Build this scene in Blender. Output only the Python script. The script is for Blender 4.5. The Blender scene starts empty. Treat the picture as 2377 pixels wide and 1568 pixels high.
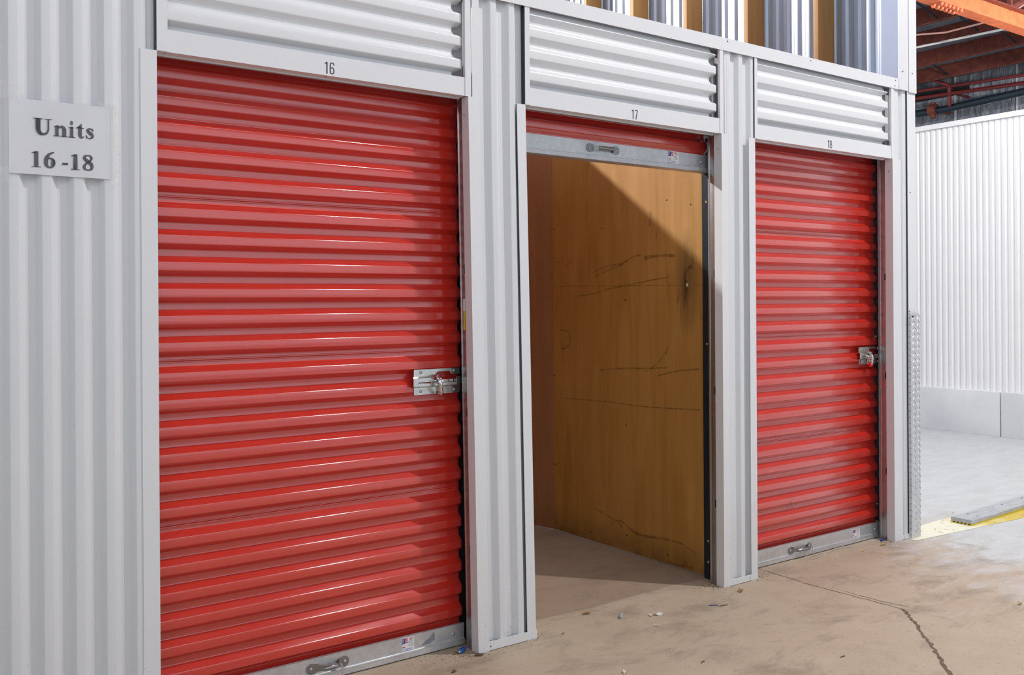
import bpy, bmesh, math, random
from mathutils import Vector, Matrix
rnd = random.Random(7)
S = bpy.context.scene
col = S.collection

# ------------------------------------------------------------------ camera
cd = bpy.data.cameras.new('camera'); cam = bpy.data.objects.new('camera', cd); col.objects.link(cam)
YAW, ROLL = .6236, -.0063
fw = Vector((math.sin(YAW), math.cos(YAW), 0)); r0 = Vector((math.cos(YAW), -math.sin(YAW), 0)); u0 = Vector((0, 0, 1))
Rv = math.cos(ROLL)*r0 + math.sin(ROLL)*u0; Uv = -math.sin(ROLL)*r0 + math.cos(ROLL)*u0
m = Matrix((Rv, Uv, -fw)).transposed().to_4x4(); m.translation = Vector((-.877, -3.246, 1.458))
cam.matrix_world = m
cd.sensor_width = 36; cd.lens = 2176.6*36/2377; cd.shift_y = -80.9/2377; cd.clip_end = 200; cd.clip_start = .05
S.camera = cam

# ------------------------------------------------------------------ world, lamps, exposure
S.view_settings.view_transform = 'Standard'; S.view_settings.look = 'None'
S.view_settings.gamma = 1; S.view_settings.use_curve_mapping = False
S.view_settings.exposure = 0.12
W = bpy.data.worlds.new('world'); S.world = W; W.use_nodes = True
bg = W.node_tree.nodes['Background']; bg.inputs[0].default_value = (.80, .90, 1, 1); bg.inputs[1].default_value = 1.0

def lamp(kind, name, loc, power, color=(1, 1, 1), target=None, **kw):
    d = bpy.data.lights.new(name, kind); d.energy = power; d.color = color
    for k, v in kw.items(): setattr(d, k, v)
    o = bpy.data.objects.new(name, d); col.objects.link(o); o.location = loc
    if target is not None: o.rotation_euler = (Vector(target)-Vector(loc)).to_track_quat('-Z', 'Y').to_euler()
    return o
lamp('POINT', 'aisle_lamp', (5.1, -2.8, 6.5), 840, (1, .975, .95), shadow_soft_size=.045)
lamp('POINT', 'unit_lamp', (-.41, 6.7, 6.37), 3600, (1, .97, .95), shadow_soft_size=.05)
lamp('AREA', 'hall_lamp', (7.4, 1.0, 5.6), 255, (.96, .98, 1), target=(8.0, 1.0, 0), shape='RECTANGLE', size=1.6, size_y=10)
lamp('POINT', 'far_hall_fill', (13.5, .5, 4.4), 1000, (1, .98, .95), shadow_soft_size=.2)  # added fill light that brightens the roof and purlins, no fixture there
lamp('AREA', 'aisle_fill', (-.6, -4.8, 5.6), 110, (.95, .97, 1), target=(-.8, -1.0, .5), shape='RECTANGLE', size=8, size_y=3)  # added soft fill over the aisle, not a real panel

# ------------------------------------------------------------------ materials
MATS = {}
def nt(name, rough=.5, metal=0., spec=.5, coat=0.):
    m = bpy.data.materials.new(name); m.use_nodes = True
    b = m.node_tree.nodes['Principled BSDF']
    b.inputs['Roughness'].default_value = rough; b.inputs['Metallic'].default_value = metal
    b.inputs['Specular IOR Level'].default_value = spec; b.inputs['Coat Weight'].default_value = coat
    MATS[name] = m
    return m, m.node_tree, b
def N(t, kind, **kw):
    n = t.nodes.new(kind)
    for k, v in kw.items():
        if k.startswith('i_'):
            n.inputs[k[2:].replace('_', ' ')].default_value = v
        else: setattr(n, k, v)
    return n
def coords(t, scale=(1, 1, 1), loc=(0, 0, 0)):
    g = N(t, 'ShaderNodeNewGeometry'); mp = N(t, 'ShaderNodeMapping')
    mp.inputs['Scale'].default_value = scale; mp.inputs['Location'].default_value = loc
    t.links.new(g.outputs['Position'], mp.inputs[0]); return mp.outputs[0]
def noise(t, vec, scale, detail=4, rough=.55, dist=0):
    n = N(t, 'ShaderNodeTexNoise'); n.inputs['Scale'].default_value = scale; n.inputs['Detail'].default_value = detail
    n.inputs['Roughness'].default_value = rough; n.inputs['Distortion'].default_value = dist
    t.links.new(vec, n.inputs['Vector']); return n.outputs['Fac']
def ramp(t, fac, stops):
    r = N(t, 'ShaderNodeValToRGB'); e = r.color_ramp.elements
    while len(e) < len(stops): e.new(.5)
    for i, (p, c) in enumerate(stops):
        e[i].position = p; e[i].color = (c if hasattr(c, '__len__') else (c, c, c)) + ((1,) if not hasattr(c, '__len__') or len(c) == 3 else ())  if hasattr(c, '__len__') else (c, c, c, 1)
    t.links.new(fac, r.inputs[0]); return r.outputs[0]
def mix(t, fac, a, b, mode='MIX'):
    n = N(t, 'ShaderNodeMix', data_type='RGBA', blend_type=mode)
    for i, v in ((0, fac), (6, a), (7, b)):
        if hasattr(v, 'node'): t.links.new(v, n.inputs[i])
        else: n.inputs[i].default_value = v if i == 0 else tuple(v)+(1,)
    return n.outputs[2]
def math_(t, op, a, b=0., c=0.):
    n = N(t, 'ShaderNodeMath', operation=op)
    for i, v in enumerate((a, b, c)):
        if hasattr(v, 'node'): t.links.new(v, n.inputs[i])
        else: n.inputs[i].default_value = v
    return n.outputs[0]
def bump(t, b, h, strength=.2, dist=.002):
    n = N(t, 'ShaderNodeBump'); n.inputs['Strength'].default_value = strength; n.inputs['Distance'].default_value = dist
    t.links.new(h, n.inputs['Height']); t.links.new(n.outputs[0], b.inputs['Normal'])
def sep(t, vec):
    n = N(t, 'ShaderNodeSeparateXYZ'); t.links.new(vec, n.inputs[0]); return n.outputs
def plain(name, c, rough=.5, metal=0., spec=.5, var=.08, scale=20, coat=0., bumps=0):
    m, t, b = nt(name, rough, metal, spec, coat)
    v = coords(t); f = noise(t, v, scale)
    lo = tuple(x*(1-var) for x in c); hi = tuple(min(1, x*(1+var)) for x in c)
    t.links.new(ramp(t, f, [(.3, lo), (.7, hi)]), b.inputs['Base Color'])
    if bumps: bump(t, b, noise(t, v, scale*6), bumps, .001)
    return m
def white_paint(name, c, specks=.5, grime_z=.9):
    m, t, b = nt(name, .34, 0, .5)
    v = coords(t); big = noise(t, v, 2.2, 3)
    base = mix(t, big, tuple(x*.965 for x in c), c)
    fine = noise(t, coords(t, (1, 1, .55)), 150, 2, .5)
    z = sep(t, v)[2]
    low = math_(t, 'SUBTRACT', 1, math_(t, 'DIVIDE', z, grime_z)); low = math_(t, 'MAXIMUM', low, .0)
    patch = noise(t, v, 9, 2)
    thr = math_(t, 'SUBTRACT', .80, math_(t, 'MULTIPLY', math_(t, 'MULTIPLY', low, patch), .17))
    sp = math_(t, 'MULTIPLY', math_(t, 'GREATER_THAN', fine, thr), specks)
    base = mix(t, sp, base, (.16, .15, .14))
    gr = math_(t, 'MULTIPLY', math_(t, 'MULTIPLY', low, noise(t, coords(t, (14, 14, 1.2)), 1.5, 5)), .22)
    base = mix(t, gr, base, (.42, .39, .35))
    t.links.new(base, b.inputs['Base Color'])
    bump(t, b, noise(t, v, 260, 2), .03, .0005)
    return m
white_paint('white_paint', (.76, .765, .79))
white_paint('white_panel', (.72, .73, .755), .7)
m, t, b = nt('red_paint', .22, 0, 1., 1.)
b.inputs['Coat Roughness'].default_value = .14
v = coords(t)
base = mix(t, noise(t, v, 3, 3), (.56, .018, .009), (.62, .024, .011))
sp = math_(t, 'GREATER_THAN', noise(t, v, 170, 2), .80)
base = mix(t, math_(t, 'MULTIPLY', sp, .5), base, (.9, .55, .5))
dust = math_(t, 'MULTIPLY', noise(t, coords(t, (3, 3, 40)), 1.4, 5), .05)
base = mix(t, dust, base, (.55, .33, .30))
t.links.new(base, b.inputs['Base Color']); t.links.new(ramp(t, noise(t, v, 6, 4), [(.3, .17), (.7, .24)]), b.inputs['Roughness'])
def galv(name, c, rough=.42, metal=.75, specks=.75):
    m, t, b = nt(name, rough, metal, .5)
    v = coords(t); vo = N(t, 'ShaderNodeTexVoronoi'); vo.inputs['Scale'].default_value = 70; t.links.new(v, vo.inputs['Vector'])
    bw = N(t, 'ShaderNodeRGBToBW'); t.links.new(vo.outputs['Color'], bw.inputs[0])
    base = ramp(t, bw.outputs[0], [(.2, tuple(x*.90 for x in c)), (.8, c)])
    base = mix(t, ramp(t, noise(t, v, 7, 5), [(.45, 0.), (.75, .45)]), base, tuple(x*.62 for x in c))
    pit = math_(t, 'MULTIPLY', math_(t, 'GREATER_THAN', noise(t, v, 130, 2), .73), specks)
    base = mix(t, pit, base, (.12, .11, .10))
    t.links.new(base, b.inputs['Base Color']); return m
galv('galvanised', (.70, .71, .73)); galv('guide_steel', (.42, .41, .42), .3, .9, .2)
galv('latch_steel', (.72, .71, .68), .26, .95, .1); galv('handle_steel', (.34, .34, .34), .35, .9, .15)
galv('diamond_plate', (.72, .73, .74), .33, .7, .25)
plain('chrome', (.75, .74, .72), .12, 1., var=.03); plain('dark_steel_and_shade', (.02, .03, .045), .4, .3)  # the dark steel tone also colours the strips painted as shaded gaps
plain('track_navy', (.006, .016, .028), .38, 0, .5); plain('black_gap', (.012, .011, .012), .8)
plain('screw_metal', (.45, .45, .47), .35, .8); plain('dark_screw', (.09, .09, .1), .4, .8)
plain('ink', (.045, .045, .06), .6); plain('sticker_white', (.75, .75, .76), .5); plain('ink_blue', (.02, .06, .33), .5)
plain('ink_red', (.55, .03, .025), .5); plain('ink_grey', (.25, .25, .28), .6); plain('label_yellow', (.75, .50, .01), .5)
plain('paper', (.70, .70, .75), .45, var=.03, scale=5); plain('lock_red', (.75, .005, .01), .35, var=.04)
plain('blue_plastic', (.005, .12, .42), .35); plain('navy_plastic', (.02, .05, .30), .4); plain('twine', (.50, .44, .38), .9, var=.2, scale=200)
plain('leaf_brown', (.30, .16, .06), .8, var=.4, scale=90); plain('leaf_tan', (.50, .33, .16), .8, var=.3, scale=90)
plain('leaf_yellow', (.62, .45, .12), .8, var=.3, scale=90); plain('litter_white', (.70, .66, .60), .8, var=.1, scale=60)
plain('twig', (.10, .06, .035), .9, var=.4, scale=120); plain('orange_steel', (.66, .16, .06), .5, 0, .5, .2, 6)
plain('dirt', (.16, .11, .075), .95, var=.4, scale=60)
plain('purlin_red', (.17, .045, .032), .6, 0, .3, .3, 8); plain('pipe_red', (.16, .018, .02), .5, var=.2); plain('pipe_dark', (.012, .022, .035), .45, var=.3)
plain('conduit', (.60, .61, .60), .5); plain('hose_pink', (.55, .30, .26), .6); plain('hall_white', (.83, .83, .85), .45, var=.02, scale=2)
plain('yellow_foot', (.68, .55, .01), .6, var=.2, scale=40); plain('panel_blue', (.20, .235, .33), .5, .2, var=.05, scale=3); plain('backing_grey', (.35, .35, .37), .7)
m, t, b = nt('scuff', .8, 0, .2); b.inputs['Base Color'].default_value = (.09, .045, .015, 1)
t.links.new(ramp(t, noise(t, coords(t, (1, 14, 14)), 3, 5, .7), [(.36, 0.), (.66, .5)]), b.inputs['Alpha'])
# clear film / tape
m, t, b = nt('clear_film', .12, 0, .5); b.inputs['Base Color'].default_value = (.92, .92, .95, 1); b.inputs['Alpha'].default_value = .07
m, t, b = nt('clear_tape', .18, 0, .6)
b.inputs['Base Color'].default_value = (.86, .85, .82, 1)
f = noise(t, coords(t), 60, 3); t.links.new(ramp(t, f, [(.3, .05), (.8, .22)]), b.inputs['Alpha'])
# corrugated steel seen from inside: bluish, glossy
m, t, b = nt('inner_steel', .3, .3, .6); v = coords(t, (4, 4, .6))
t.links.new(ramp(t, noise(t, v, 3, 4), [(.3, (.27, .31, .40)), (.7, (.33, .38, .48))]), b.inputs['Base Color'])
# plywood
def ply(name, a, c, stain=1., seed=0.):
    m, t, b = nt(name, .55, 0, .35)
    g = coords(t, (5, 5, .55), (seed, seed, 0)); w = noise(t, g, 1.7, 6, .6, 1.2)
    base = ramp(t, w, [(.28, a), (.5, tuple((x+y)/2 for x, y in zip(a, c))), (.75, c)])
    gr = noise(t, coords(t, (60, 60, 2.5)), 3, 4); base = mix(t, math_(t, 'MULTIPLY', gr, .35), base, tuple(x*.55 for x in a))
    v = coords(t); z = sep(t, v)[2]
    # dark smear near the front edge and darker band near the floor
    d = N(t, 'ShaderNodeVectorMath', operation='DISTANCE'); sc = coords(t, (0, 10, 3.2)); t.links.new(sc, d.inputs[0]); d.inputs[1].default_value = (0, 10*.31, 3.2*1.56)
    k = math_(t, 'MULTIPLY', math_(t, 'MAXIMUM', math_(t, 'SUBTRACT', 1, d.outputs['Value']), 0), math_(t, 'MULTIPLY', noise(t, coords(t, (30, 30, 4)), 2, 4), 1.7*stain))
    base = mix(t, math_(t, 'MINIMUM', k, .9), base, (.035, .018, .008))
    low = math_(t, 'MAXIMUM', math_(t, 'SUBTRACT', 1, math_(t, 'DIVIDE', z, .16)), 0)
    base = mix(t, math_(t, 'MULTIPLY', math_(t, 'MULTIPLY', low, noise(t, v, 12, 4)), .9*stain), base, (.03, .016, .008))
    t.links.new(base, b.inputs['Base Color']); bump(t, b, gr, .08, .001)
    return m
ply('plywood', (.42, .20, .035), (.60, .33, .10)); ply('plywood_red', (.34, .15, .065), (.42, .20, .09), .4, 3.)
ply('stud_wood', (.30, .15, .045), (.42, .23, .085), 0, 5.)
# floor
m, t, b = nt('floor_concrete', .68, 0, .35)
v = coords(t); s = sep(t, v); X, Y = s[0], s[1]
n1 = noise(t, v, .9, 5); n2 = noise(t, v, 5, 6, .6); n3 = noise(t, coords(t, (1, 2.6, 1)), 3.5, 5, .62, .6); fine = noise(t, v, 330, 2)
tan = mix(t, n2, (.40, .315, .225), (.565, .465, .36))
grey = mix(t, n3, (.44, .45, .455), (.66, .67, .685))
# grey concrete towards the hall, tan dust along the units
k = math_(t, 'ADD', math_(t, 'MULTIPLY', math_(t, 'SUBTRACT', X, 4.0), .95), math_(t, 'MULTIPLY', math_(t, 'ADD', Y, .05), -.55))
k = math_(t, 'ADD', k, math_(t, 'MULTIPLY', math_(t, 'SUBTRACT', n1, .5), 1.6))
k = math_(t, 'ADD', k, math_(t, 'MULTIPLY', math_(t, 'SUBTRACT', n3, .5), 1.8))
base = mix(t, ramp(t, k, [(.12, 0.), (.85, 1.)]), tan, grey)
# smooth swept slab inside the units (starts just behind the fronts)
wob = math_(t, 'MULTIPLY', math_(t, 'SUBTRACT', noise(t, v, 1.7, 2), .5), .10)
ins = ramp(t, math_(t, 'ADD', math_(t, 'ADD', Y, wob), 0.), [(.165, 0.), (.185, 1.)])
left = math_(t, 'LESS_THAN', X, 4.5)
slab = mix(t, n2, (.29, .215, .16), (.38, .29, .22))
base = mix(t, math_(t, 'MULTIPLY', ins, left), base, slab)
grain = math_(t, 'MULTIPLY', math_(t, 'GREATER_THAN', fine, .62), .4)
base = mix(t, grain, base, (.17, .13, .10))
dark = ramp(t, noise(t, coords(t, (1, 1.8, 1)), 2.6, 8, .72, .4), [(.50, 0.), (.70, .62)])
base = mix(t, math_(t, 'MULTIPLY', dark, math_(t, 'LESS_THAN', X, 4.6)), base, (.20, .15, .11))
scr = math_(t, 'MULTIPLY', math_(t, 'GREATER_THAN', noise(t, coords(t, (3, 12, 1)), 9, 3), .66), .4)
base = mix(t, scr, base, (.16, .14, .12))
t.links.new(base, b.inputs['Base Color'])
h = math_(t, 'ADD', math_(t, 'MULTIPLY', n2, .6), math_(t, 'MULTIPLY', fine, .25)); bump(t, b, h, .35, .004)
# yellow floor paint, worn
m, t, b = nt('stripe_paint', .55, 0, .4); v = coords(t); n = noise(t, v, 6, 5); X = sep(t, v)[0]
fade = ramp(t, math_(t, 'ADD', math_(t, 'MULTIPLY', math_(t, 'SUBTRACT', X, 5.0), 1.1), math_(t, 'MULTIPLY', math_(t, 'SUBTRACT', n, .5), 1.2)), [(.0, 0.), (.5, 1.)])
t.links.new(mix(t, fade, (.80, .77, .62), (.62, .46, .07)), b.inputs['Base Color'])
t.links.new(ramp(t, noise(t, v, 14, 6, .7), [(.30, .35), (.42, 1.)]), b.inputs['Alpha'])
# grey weathered plank
m, t, b = nt('plank_grey', .6, 0, .4); n = noise(t, coords(t, (3, 30, 30)), 2, 5)
t.links.new(ramp(t, n, [(.3, (.33, .34, .37)), (.7, (.50, .51, .54))]), b.inputs['Base Color'])
# curb concrete
m, t, b = nt('curb_concrete', .7, 0, .3); v = coords(t)
t.links.new(ramp(t, noise(t, v, 1.6, 6), [(.3, (.62, .63, .67)), (.75, (.80, .80, .82))]), b.inputs['Base Color']); bump(t, b, noise(t, v, 30), .2, .003)
# foil-faced insulation with wrinkles
m, t, b = nt('insulation_foil', .38, .55, .5); v = coords(t, (1, 2.2, .5)); w = noise(t, v, 2.2, 6, .6, 1.5)
t.links.new(ramp(t, w, [(.3, (.17, .18, .21)), (.55, (.30, .32, .37)), (.75, (.55, .57, .63))]), b.inputs['Base Color']); bump(t, b, w, .9, .12)
m, t, b = nt('ceiling_foil', .5, .2, .4); v = coords(t, (.8, 1, 1)); w = noise(t, v, 2.5, 5)
t.links.new(ramp(t, w, [(.3, (.14, .15, .17)), (.7, (.24, .25, .28))]), b.inputs['Base Color']); bump(t, b, w, .5, .05)

# ------------------------------------------------------------------ object helpers
def tag(o, label=None, cat=None, group=None, kind=None):
    for k, v in (('label', label), ('category', cat), ('group', group), ('kind', kind)):
        if v: o[k] = v
    return o
def empty(name, loc=(0, 0, 0), parent=None):
    o = bpy.data.objects.new(name, None); col.objects.link(o); o.location = loc; o.empty_display_size = .1
    if parent: o.parent = parent
    return o
class MB:
    def __init__(s): s.bm = bmesh.new()
    def face(s, pts):
        return s.bm.faces.new([s.bm.verts.new(p) for p in pts])
    def box(s, a, b, bevel=0.):
        x0, y0, z0 = (min(p, q) for p, q in zip(a, b)); x1, y1, z1 = (max(p, q) for p, q in zip(a, b))
        v = [s.bm.verts.new(p) for p in ((x0, y0, z0), (x1, y0, z0), (x1, y1, z0), (x0, y1, z0), (x0, y0, z1), (x1, y0, z1), (x1, y1, z1), (x0, y1, z1))]
        f = [s.bm.faces.new([v[i] for i in q]) for q in ((0, 3, 2, 1), (4, 5, 6, 7), (0, 1, 5, 4), (1, 2, 6, 5), (2, 3, 7, 6), (3, 0, 4, 7))]
        if bevel:
            es = list({e for q in f for e in q.edges})
            bmesh.ops.bevel(s.bm, geom=es, offset=bevel, segments=2, affect='EDGES', profile=.6)
        return s
    def prism(s, poly, axis, a, b):
        """polygon in the two other axes extruded along axis from a to b"""
        def P(p, t):
            return {'x': (t, p[0], p[1]), 'y': (p[0], t, p[1]), 'z': (p[0], p[1], t)}[axis]
        A = [s.bm.verts.new(P(p, a)) for p in poly]; B = [s.bm.verts.new(P(p, b)) for p in poly]; n = len(poly)
        s.bm.faces.new(A); s.bm.faces.new(list(reversed(B)))
        for i in range(n): s.bm.faces.new((A[i], B[i], B[(i+1) % n], A[(i+1) % n]))
        return s
    def tube(s, pts, r, seg=10, ry=None, closed=False):
        pts = [Vector(p) for p in pts]; n = len(pts); rings = []
        rr = r if hasattr(r, '__len__') else [r]*n
        up = Vector((0, 0, 1))
        for i, p in enumerate(pts):
            if closed: d = pts[(i+1) % n]-pts[i-1]
            else: d = pts[min(i+1, n-1)]-pts[max(i-1, 0)]
            d.normalize(); a = d.cross(up if abs(d.z) < .95 else Vector((0, 1, 0))).normalized(); c = a.cross(d)
            k = (ry/r) if ry else 1
            rings.append([s.bm.verts.new(p+a*math.cos(q)*rr[i]+c*math.sin(q)*rr[i]*k) for q in [2*math.pi*j/seg for j in range(seg)]])
        for i in range(n if closed else n-1):
            A, B = rings[i], rings[(i+1) % n]
            for j in range(seg): s.bm.faces.new((A[j], A[(j+1) % seg], B[(j+1) % seg], B[j]))
        if not closed: s.bm.faces.new(list(reversed(rings[0]))); s.bm.faces.new(rings[-1])
        return s
    def dome(s, c, r, h, axis=(0, -1, 0), seg=12, rings=4):
        ax = Vector(axis).normalized(); a = ax.orthogonal().normalized(); b = ax.cross(a); c = Vector(c); R = []
        for i in range(rings):
            t = i/rings*math.pi/2
            R.append([s.bm.verts.new(c+(a*math.cos(q)+b*math.sin(q))*r*math.cos(t)+ax*h*math.sin(t)) for q in [2*math.pi*j/seg for j in range(seg)]])
        top = s.bm.verts.new(c+ax*h)
        for i in range(rings-1):
            for j in range(seg): s.bm.faces.new((R[i][j], R[i][(j+1) % seg], R[i+1][(j+1) % seg], R[i+1][j]))
        for j in range(seg): s.bm.faces.new((R[-1][j], R[-1][(j+1) % seg], top))
        s.bm.faces.new(list(reversed(R[0])))
        return s
    def grid(s, rows):
        V = [[s.bm.verts.new(p) for p in r] for r in rows]
        for i in range(len(V)-1):
            for j in range(len(V[0])-1): s.bm.faces.new((V[i][j], V[i][j+1], V[i+1][j+1], V[i+1][j]))
        return s
    def move(s, f):
        for v in s.bm.verts: v.co = Vector(f(v.co))
        return s
    def build(s, name, mat, parent=None, label=None, kind=None, smooth=35, loc=None):
        bmesh.ops.recalc_face_normals(s.bm, faces=s.bm.faces)
        me = bpy.data.meshes.new(name)
        if loc is not None:
            for v in s.bm.verts: v.co -= Vector(loc)
        s.bm.to_mesh(me); s.bm.free()
        me.materials.append(MATS[mat])
        me.shade_smooth(); me.set_sharp_from_angle(angle=math.radians(smooth))
        o = bpy.data.objects.new(name, me); col.objects.link(o)
        if loc is not None: o.location = loc
        if parent: o.parent = parent
        if label: o['label'] = label
        if kind: o['kind'] = kind
        return o
def copy_tree(o, parent=None):
    c = o.copy(); col.objects.link(c); c.parent = parent
    for ch in list(o.children): copy_tree(ch, c)
    return c
def rounded(pts, r):
    """round the corners of an open 2D polyline"""
    out = [pts[0]]
    for i in range(1, len(pts)-1):
        p, a, b = Vector(pts[i]), Vector(pts[i-1]), Vector(pts[i+1])
        la, lb = (a-p).length, (b-p).length; k = min(r, la*.45, lb*.45)
        q0, q1 = p+(a-p).normalized()*k, p+(b-p).normalized()*k
        for t in (0, .33, .67, 1): out.append(tuple(q0*(1-t)**2+p*2*t*(1-t)+q1*t*t))
    out.append(pts[-1]); return out

# lean of the pier between the first two doors (its foot is pushed to the right)
def lean16(c): return (c.x+.034*max(0, (2.31-c.z)/2.31), c.y, c.z)
def lean17(c): return (c.x+.040*max(0, (2.31-c.z)/2.31), c.y, c.z)
same = lambda c: c
H = 2.312
OPEN = [(-.004, 1.236), (1.534, 2.774), (3.032, 4.286)]

# ------------------------------------------------------------------ floor
fl = MB().box((-14, -16, -.2), (26, 18, 0)).build('floor', 'floor_concrete', kind='structure')
def jag(pts, w, n=14, amp=.004, z=.0008):
    rows = []
    for i in range(len(pts)-1):
        a, b = Vector(pts[i]), Vector(pts[i+1])
        for k in range(n + (i == len(pts)-2)):
            p = a.lerp(b, k/n); d = (b-a).normalized(); q = Vector((-d.y, d.x))
            o = rnd.uniform(-amp, amp); hw = w*rnd.uniform(.55, 1.25)/2
            c = p+q*o; rows.append([(c.x-q.x*hw, c.y-q.y*hw, z), (c.x+q.x*hw, c.y+q.y*hw, z)])
    return rows
MB().grid(jag([(3.19, .12), (3.168, -.226), (3.182, -.516), (3.196, -.729)], .006)).build('crack', 'dirt', fl)
MB().grid(jag([(3.196, -.729), (3.031, -.899), (2.824, -1.1), (2.55, -1.34)], .017, 16, .006)).build('crack', 'dirt', fl)
MB().grid(jag([(3.21, -.40), (3.215, -.60), (3.245, -.725)], .005, 10, .002)).build('crack', 'dirt', fl)
# painted stripe
MB().grid([[(4.42+i*.25, -.060-.088*i*.25 if i < 12 else -.324, .0012), (4.42+i*.25, .125+.03*min(i*.25, 2), .0012)] for i in range(40)]).build('painted_stripe', 'stripe_paint', fl)

# ------------------------------------------------------------------ corrugated sheets with vertical ribs
def vribs(x0, x1, crest, period=.0925, depth=.02, yf=.0, slope=.0175, cw=.029):
    """profile (x, y) of a vertically ribbed sheet; crests lie at y = yf, valleys at yf + depth"""
    pts = []; k = math.floor((x0-crest)/period)-1
    while crest+k*period < x1+period:
        c = crest+k*period
        pts += [(c-slope, yf+depth), (c, yf), (c+cw, yf), (c+cw+slope, yf+depth)]; k += 1
    def at(x):
        for a, b in zip(pts, pts[1:]):
            if a[0] <= x <= b[0]: return a[1]+(b[1]-a[1])*(x-a[0])/max(1e-9, b[0]-a[0])
        return yf+depth
    body = [p for p in pts if x0 < p[0] < x1]
    return rounded([(x0, at(x0))]+body+[(x1, at(x1))], .003)
def vsheet(prof, z0, z1, n=1, f=same):
    mb = MB(); mb.grid([[(x, y, z0+(z1-z0)*i/n) for x, y in prof] for i in range(n+1)]); mb.move(f); return mb

# left wall
wl = vsheet(vribs(-2.4, -.003, -.355), 0, 3.6, 2).build('wall_left', 'white_panel', kind='structure')
MB().box((-2.4, .03, 0), (-.0045, .045, 3.6)).build('backing', 'backing_grey', wl)

# ------------------------------------------------------------------ front wall
wf = tag(empty('wall_front'), kind='structure')
P1 = 'white_paint'
# pier panels
vsheet(vribs(1.262, 1.530, 1.357, .0955, yf=.004), 0.0, 2.75, 4, lean16).build('pier_panel', 'white_panel', wf)
vsheet(vribs(2.80, 3.032, 2.822, .0925, yf=.004), 0.0, 2.75, 4).build('pier_panel', 'white_panel', wf)
vsheet(vribs(4.31, 4.50, 4.402, .0925, yf=.004, cw=.05), 0.0, 2.80, 4).build('pier_panel', 'white_panel', wf)
for a, b, f in ((1.275, 1.53, lean16), (2.80, 3.03, same), (4.31, 4.50, same)):
    MB().box((a, .03, 0), (b, .115, 2.75)).move(f).build('pier_core', 'backing_grey', wf)
# jamb trims (L shaped: front face + return into the opening)
def jamb(xc, side, w, f=same, top=H, ret=.048, z0=0.):
    """xc: opening edge; side -1: trim lies left of it, +1: right of it"""
    s = side; t = .0022
    poly = [(xc, -.003), (xc+s*w, -.003), (xc+s*w, 0), (xc+s*t, 0), (xc+s*t, ret), (xc, ret)]
    return MB().prism(poly, 'z', z0, top).move(f).build('jamb_trim', P1, wf)
jamb(OPEN[0][0], -1, .053); jamb(OPEN[0][1]+.004, +1, .055, lean16); jamb(OPEN[1][0], -1, .046, lean17)
jamb(OPEN[1][1], +1, .048); jamb(OPEN[2][0], -1, .048); jamb(OPEN[2][1], +1, .086)
MB().box((1.486, .003, .03), (1.4875, .0, 2.31)).move(lean17).build('trim_gap_shade', 'dark_steel_and_shade', wf)  # thin dark strip painted as the shade in the gap beside the trim
# base trims of the piers
def base_trim(x0, x1, h, y=-.004, slots=(.03,)):
    r = h*.45
    poly = [(x0+r, .003), (x1, .003), (x1, h), (x0+r, h)]
    for i in range(1, 6):
        q = math.pi/2+math.pi/2*i/5; poly.append((x0+r+r*math.cos(q), h-r+r*math.sin(q)))
    poly.append((x0, .003))
    o = MB().prism(poly, 'y', y, .002).build('base_trim', P1, wf)
    for sx in slots: MB().dome((x0+sx, y, h*.5), .0035, .001).build('screw', 'dark_screw', o)
base_trim(1.300, 1.578, .038, slots=(.035,)); base_trim(2.792, 3.032, .032, slots=(.18,)); base_trim(4.287, 4.44, .03, slots=(.10,))
# headers above the doors: corrugated sheet, flat trim, side strips, soffit
def header(i, x0, x1, stripL=.035, stripR=.030):
    cz = [2.417+.0945*k for k in range(4)]
    pts = [(2.37, .014)]
    for z in cz: pts += [(z-.036, .014), (z-.036+.003, .030), ]
    pts = [(2.378, .030)]
    for z in cz: pts += [(z-.009, .030), (z+.009, .010), (z+.009+.036, .010), (z+.009+.036+.021, .030)]
    pts = [p for p in pts if p[0] < 2.742]; pts.append((2.745, .030))
    prof = rounded([(p[1], p[0]) for p in pts], .004)
    xs = [x0+stripL-.003, x1-stripR-.050, x1-stripR-.038, x1-stripR-.020, x1-stripR-.010]
    def yy(y, j): return y if j < 2 else (y + (max(0, y-.012))*([0, 0, 1.2, 2.2, 2.6][j]) + ([0, 0, 0, 0, .006][j]))
    MB().grid([[(x, yy(y, j), z) for (y, z) in prof] for j, x in enumerate(xs)]).build('header_sheet', P1, wf)
    MB().box((x0+.003, .050, 2.33), (x1+.01, .056, 2.75)).build('header_backing', 'backing_grey', wf)
    # trim: face + soffit going back to the door
    poly = [(0, H), (0, 2.388), (.003, 2.388), (.003, H+.003), (.05, H+.003), (.05, H-.004), (.047, H-.004), (.047, H)]
    MB().prism(poly, 'x', x0+.002, x1-.006).build('header_trim', P1, wf)
    MB().box((x0+.006, .050, H-.006), (x1-.004, .062, H+.03)).build('soffit_strip', 'guide_steel', wf)
    MB().box((x0, -.002, H+.002), (x0+stripL-.004, .004, 2.742)).build('header_strip', P1, wf)
    MB().box((x1-.010, -.003, H), (x1+.018, .012, 2.742)).build('header_strip', P1, wf)
    MB().box((x0-.0035, -.0005, H+.004), (x0-.001, .02, 2.742)).build('shadow_gap', 'dark_steel_and_shade', wf)  # solid dark strip, stands in for shade between header and pier
    for sx in (.03, (x1-x0)*.5, x1-x0-.05):
        MB().dome((x0+sx, .018, H), .0045, .003, (0, 0, -1)).build('screw', 'screw_metal', wf)
    MB().dome((x1-.0005, .02, H-.075), .0045, .003, (-1, 0, 0)).build('screw', 'screw_metal', wf)
for i, (a, b) in enumerate(OPEN): header(i, a, b, (.040, .030, .026)[i], (.006, .006, .006)[i])
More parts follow.
